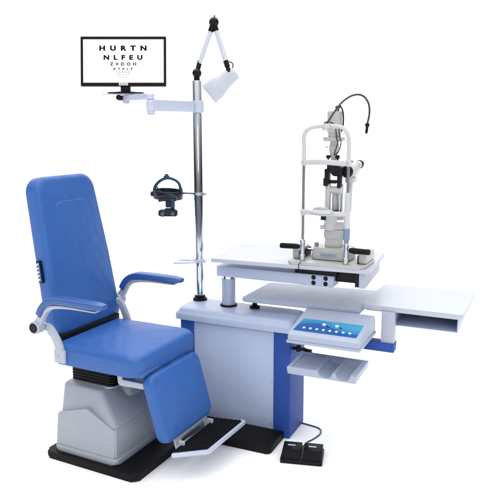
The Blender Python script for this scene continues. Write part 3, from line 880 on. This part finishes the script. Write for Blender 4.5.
bm = bm_new(); sweep(bm, smooth_path([(CXc+.01, CYc, 1.03), (CXc+.038, CYc+.015, 1.032), (CXc+.055, CYc+.03, 1.06), (CXc+.056, CYc+.035, 1.10), (CXc+.056, CYc+.04, 1.20)], 6), round_poly(rect(-.009, .009, -.016, .016), .004, 3), up=(0, 1, 0))
part(sp, 'microscope_arm', bm, 'beige')
for z in (1.032, .992):
    bm = bm_new(); rod(bm, (CXc-.030, CYc-.045, z), (CXc-.050, CYc-.052, z), .0095, .002); part(sp, 'angle_knob', bm, 'steel')
bm = bm_new(); prism(bm, round_poly(rect(-.035, .030, -.03, .03), .008), 1.052, 1.068, frame((CXc, CYc-.03, 0), (1, 0, 0), (0, 1, 0)), bev=.002); part(sp, 'angle_scale', bm, 'black')
# twin rods of the illumination arm
bm = bm_new()
for (dx, dy, r_) in ((-.020, -.03, .0075), (.026, -.028, .006), (.034, -.010, .006)): rod(bm, (CXc+dx, CYc+dy, 1.06), (CXc+dx, CYc+dy, 1.185), r_)
part(sp, 'arm_rods', bm, 'steel')
bm = bm_new(); rod(bm, (CXc+.003, CYc-.012, 1.06), (CXc+.003, CYc-.012, 1.172), .0135); rod(bm, (CXc-.034, CYc-.03, 1.158), (CXc+.040, CYc-.03, 1.158), .0165, .003)
bx(bm, CXc-.034, CXc-.012, CYc-.048, CYc-.02, 1.065, 1.185, .004)
part(sp, 'lamp_arm', bm, 'beige2')
# dark mirror and prism assembly
bm = bm_new()
bx(bm, CXc-.036, CXc-.016, CYc-.055, CYc-.02, 1.182, 1.252, .003)
bx(bm, CXc-.040, CXc-.020, CYc-.058, CYc-.03, 1.176, 1.212, .003)
bx(bm, CXc+.020, CXc+.038, CYc-.050, CYc-.02, 1.170, 1.262, .004)
bx(bm, CXc-.028, CXc+.030, CYc-.048, CYc-.02, 1.250, 1.282, .003)
bx(bm, CXc-.024, CXc+.024, CYc-.048, CYc-.025, 1.190, 1.203, .003)
rod(bm, (CXc+.016, CYc-.058, 1.246), (CXc+.016, CYc-.02, 1.246), .026, .004)
bx(bm, CXc-.02, CXc+.01, CYc-.03, CYc-.01, 1.186, 1.20, .002)
part(sp, 'mirror_holder', bm, 'black')
# microscope head pointing to the right and away
MD = (AWAY*.90+RIGHT*.42+V((0, 0, .05))).normalized()
m0 = V((CXc+.050, CYc-.005, 1.238))
bm = bm_new(); lathe(bm, [(0, -.002), (.020, -.002), (.026, .003), (.028, .016), (0, .017)], m0, MD, 28); part(sp, 'objective', bm, 'black')
bm = bm_new(); lathe(bm, [(0, .012), (.029, .012), (.0345, .020), (.036, .060), (.034, .085), (.028, .100), (0, .102)], m0, MD, 32)
box(bm, m0+MD*.085+V((0, 0, .008)), (.06, .07, .05), .018, 4, Matrix.Rotation(math.atan2(MD.y, MD.x), 3, 'Z'))
sd = V((-MD.y, MD.x, 0)).normalized()
for s in (-1, 1): rod(bm, m0+MD*.085+sd*s*.024+V((0, 0, .018)), m0+MD*.112+sd*s*.024+V((0, 0, .022)), .017, .003)
bx(bm, CXc+.040, CXc+.080, CYc+.010, CYc+.070, 1.188, 1.212, .004)
rod(bm, (CXc+.056, CYc+.04, 1.15), (CXc+.056, CYc+.04, 1.22), .012)
mh = part(sp, 'microscope_head', bm, 'beige2')
bm = bm_new(); c_ = m0+MD*.065+V((.9, -.43, 0)).normalized()*.034; rod(bm, c_, c_+V((.6, -.8, 0)).normalized()*.003, .004, n=12); part(mh, 'head_screw', bm, 'steel')
for s in (-1, 1):
    bm = bm_new(); a_ = m0+MD*.110+sd*s*.024+V((0, 0, .021))
    lathe(bm, [(0, 0), (.0175, 0), (.019, .004), (.0205, .018), (.019, .024), (.013, .026), (0, .024)], a_, MD, 28); part(mh, 'eyepiece', bm, 'black')
# tower above the mirror
TX, TY = CXc-.007, CYc-.01
bm = bm_new()
lathe(bm, [(0, 1.28), (.0135, 1.28), (.0135, 1.30), (.0175, 1.312), (.0205, 1.322), (.0225, 1.330), (.0225, 1.352), (.019, 1.356), (.019, 1.376), (0, 1.376)], (TX, TY, 0)); part(sp, 'lamp_tube', bm, 'beige')
bm = bm_new(); prism(bm, round_poly(rect(-.044, .044, -.03, .03), .012, 5), 1.372, 1.390, frame((TX-.001, TY, 0), (1, 0, 0), (0, 1, 0)), bev=.003)
rod(bm, (TX+.028, TY-.034, 1.381), (TX+.028, TY-.026, 1.381), .008)
lathe(bm, [(0, 1.388), (.026, 1.388), (.028, 1.392), (.028, 1.412), (0, 1.412)], (TX, TY, 0)); part(sp, 'filter_ring', bm, 'beige')
bm = bm_new(); lathe(bm, [(0, 1.408), (.0315, 1.408), (.0335, 1.411), (.0335, 1.496), (.0315, 1.501), (0, 1.502)], (TX, TY, 0), n=40); part(sp, 'lamp_housing', bm, 'beige')
bm = bm_new(); rod(bm, (TX+.012, TY-.005, 1.501), (TX+.012, TY-.005, 1.513), .0085); part(sp, 'housing_socket', bm, 'chrome')
bm = bm_new(); rod(bm, (TX+.012, TY-.005, 1.512), (TX+.012, TY-.005, 1.524), .0095, .003); rod(bm, (TX+.012, TY-.005, 1.520), (TX+.028, TY-.005, 1.522), .005)
tube(bm, smooth_path([(TX+.022, TY-.005, 1.521), (TX+.033, TY-.008, 1.512), (TX+.042, TY-.015, 1.485), (TX+.043, TY-.018, 1.440), (TX+.038, TY-.022, 1.415)], 8), .0032, 10)
part(sp, 'plug_cable', bm, 'black')
for (a, b, c2, d2_) in ((.036, 1.415, .036, 1.330), (.022, 1.412, .020, 1.335)):
    bm = bm_new()
    tube(bm, smooth_path([(TX+a-.006, TY-.036, b+.012), (TX+a, TY-.037, b-.03), (TX+a+.005, TY-.036, 1.365), (TX+c2-.006, TY-.03, 1.33), (TX+.008, TY-.026, 1.312)], 8), .0025, 8)
    part(sp, 'loop_cable', bm, 'cable')
bm = bm_new(); rod(bm, (TX-.020, TY-.022, 1.346), (TX-.034, TY-.024, 1.346), .003); part(sp, 'slit_lever', bm, 'steel')
for s in (-1, 1):
    bm = bm_new(); rod(bm, (TX+s*.013, TY-.014, 1.304), (TX+s*.030, TY-.014, 1.304), .0075); rod(bm, (TX+s*.022, TY-.014, 1.285), (TX+s*.022, TY-.014, 1.304), .004); part(sp, 'centring_screw', bm, 'black')
# gooseneck fixation light
bm = bm_new(); gy = YP+.005
gp = [(-.852, gy, 1.440), (-.843, gy+.01, 1.462), (-.828, gy+.035, 1.497), (-.805, gy+.06, 1.535), (-.777, gy+.09, 1.562), (-.746, gy+.11, 1.571), (-.720, gy+.12, 1.560), (-.703, gy+.13, 1.530), (-.699, gy+.13, 1.49), (-.706, gy+.128, 1.446)]
tube(bm, smooth_path(gp, 10), .0042, 12); gn = part(sp, 'gooseneck', bm, 'cable')
bm = bm_new(); e_ = V(gp[-1]); rod(bm, e_+V((0, 0, .004)), e_-V((0, 0, .012)), .0095, .003); rod(bm, e_-V((0, 0, .010)), e_-V((.003, 0, .038)), .006); part(gn, 'fixation_light', bm, 'black')
bm = bm_new(); rod(bm, e_-V((.003, 0, .037)), e_-V((.003, 0, .042)), .0045); part(gn, 'red_tip', bm, 'red')
bm = bm_new(); tube(bm, smooth_path([(-.862, YP-.004, 1.445), (-.850, YP, 1.455), (-.832, YP+.005, 1.453), (-.812, YP+.02, 1.440)], 8), .0028, 8); rod(bm, (-.854, YP, 1.436), (-.854, YP, 1.450), .006)
part(sp, 'forehead_cable', bm, 'cable')
# thin cable under the board into the table edge
bm = bm_new(); tube(bm, smooth_path([(-.945, 2.690, .843), (-.942, 2.655, .838), (-.935, 2.648, .815), (-.925, 2.66, .80)], 8), .002, 8); part(sp, 'power_cable', bm, 'black')
sp.location = sp.location + V((0, -.018, .008))

# ------------------------------------------------------------------ light
ZEN = 1.5
w = bpy.data.worlds.new('World'); S.world = w; w.use_nodes = True
nt = w.node_tree; N = nt.nodes; Lk = nt.links
bg = N['Background']
tc = N.new('ShaderNodeTexCoord')
hz = N.new('ShaderNodeVectorMath'); hz.operation = 'MULTIPLY'; hz.inputs[1].default_value = (1, 1, 0)
Lk.new(tc.outputs['Generated'], hz.inputs[0])
hn = N.new('ShaderNodeVectorMath'); hn.operation = 'NORMALIZE'; Lk.new(hz.outputs[0], hn.inputs[0])
dt = N.new('ShaderNodeVectorMath'); dt.operation = 'DOT_PRODUCT'; dt.inputs[1].default_value = (AWAY.x, AWAY.y, 0)
Lk.new(hn.outputs[0], dt.inputs[0])
rp = N.new('ShaderNodeValToRGB'); mr = N.new('ShaderNodeMapRange')
mr.inputs['From Min'].default_value = -1.; mr.inputs['From Max'].default_value = 1.
Lk.new(dt.outputs['Value'], mr.inputs['Value']); Lk.new(mr.outputs['Result'], rp.inputs['Fac'])
# studio surround: white backdrop ahead, dark flags at both sides, grey room behind the camera
e = rp.color_ramp.elements
e[0].position = .0; e[0].color = (.28, .29, .31, 1)
e[1].position = 1.; e[1].color = (1.1, 1.1, 1.1, 1)
for pos, c in ((.10, .24), (.26, .04), (.84, .05), (.915, 1.1)):
    a = e.new(pos); a.color = (c, c*1.005, c*1.02, 1)
sz = N.new('ShaderNodeSeparateXYZ'); Lk.new(tc.outputs['Generated'], sz.inputs[0])
zz = N.new('ShaderNodeMapRange'); zz.inputs['From Min'].default_value = .2; zz.inputs['From Max'].default_value = .8
zz.inputs['To Min'].default_value = 0; zz.inputs['To Max'].default_value = ZEN; Lk.new(sz.outputs['Z'], zz.inputs['Value'])
ad = N.new('ShaderNodeMixRGB'); ad.blend_type = 'ADD'; ad.inputs['Fac'].default_value = 1
Lk.new(rp.outputs['Color'], ad.inputs['Color1']); Lk.new(zz.outputs['Result'], ad.inputs['Color2'])
Lk.new(ad.outputs['Color'], bg.inputs['Color']); bg.inputs['Strength'].default_value = 1.15

def area(name, loc, target, size, energy, col=(1, 1, 1)):
    l = bpy.data.lights.new(name, 'AREA'); l.shape = 'RECTANGLE'; l.size = size[0]; l.size_y = size[1]; l.energy = energy; l.color = col
    o = bpy.data.objects.new(name, l); COL.objects.link(o); o.location = loc
    o.rotation_euler = (V(target)-V(loc)).to_track_quat('-Z', 'Y').to_euler(); return o
area('softbox_top', (-1.0, 2.2, 4.2), (-1.2, 2.6, .5), (3.5, 3.0), 25)
area('softbox_front', (.6, -.6, 2.9), (-1.3, 2.5, .6), (.9, .9), 15)

S.view_settings.view_transform = 'Standard'; S.view_settings.look = 'None'; S.view_settings.gamma = 1; S.view_settings.exposure = 0.02
S.cycles.use_adaptive_sampling = False
S.cycles.use_denoising = True
S.cycles.denoising_input_passes = 'RGB_ALBEDO'
S.cycles.denoising_prefilter = 'ACCURATE'
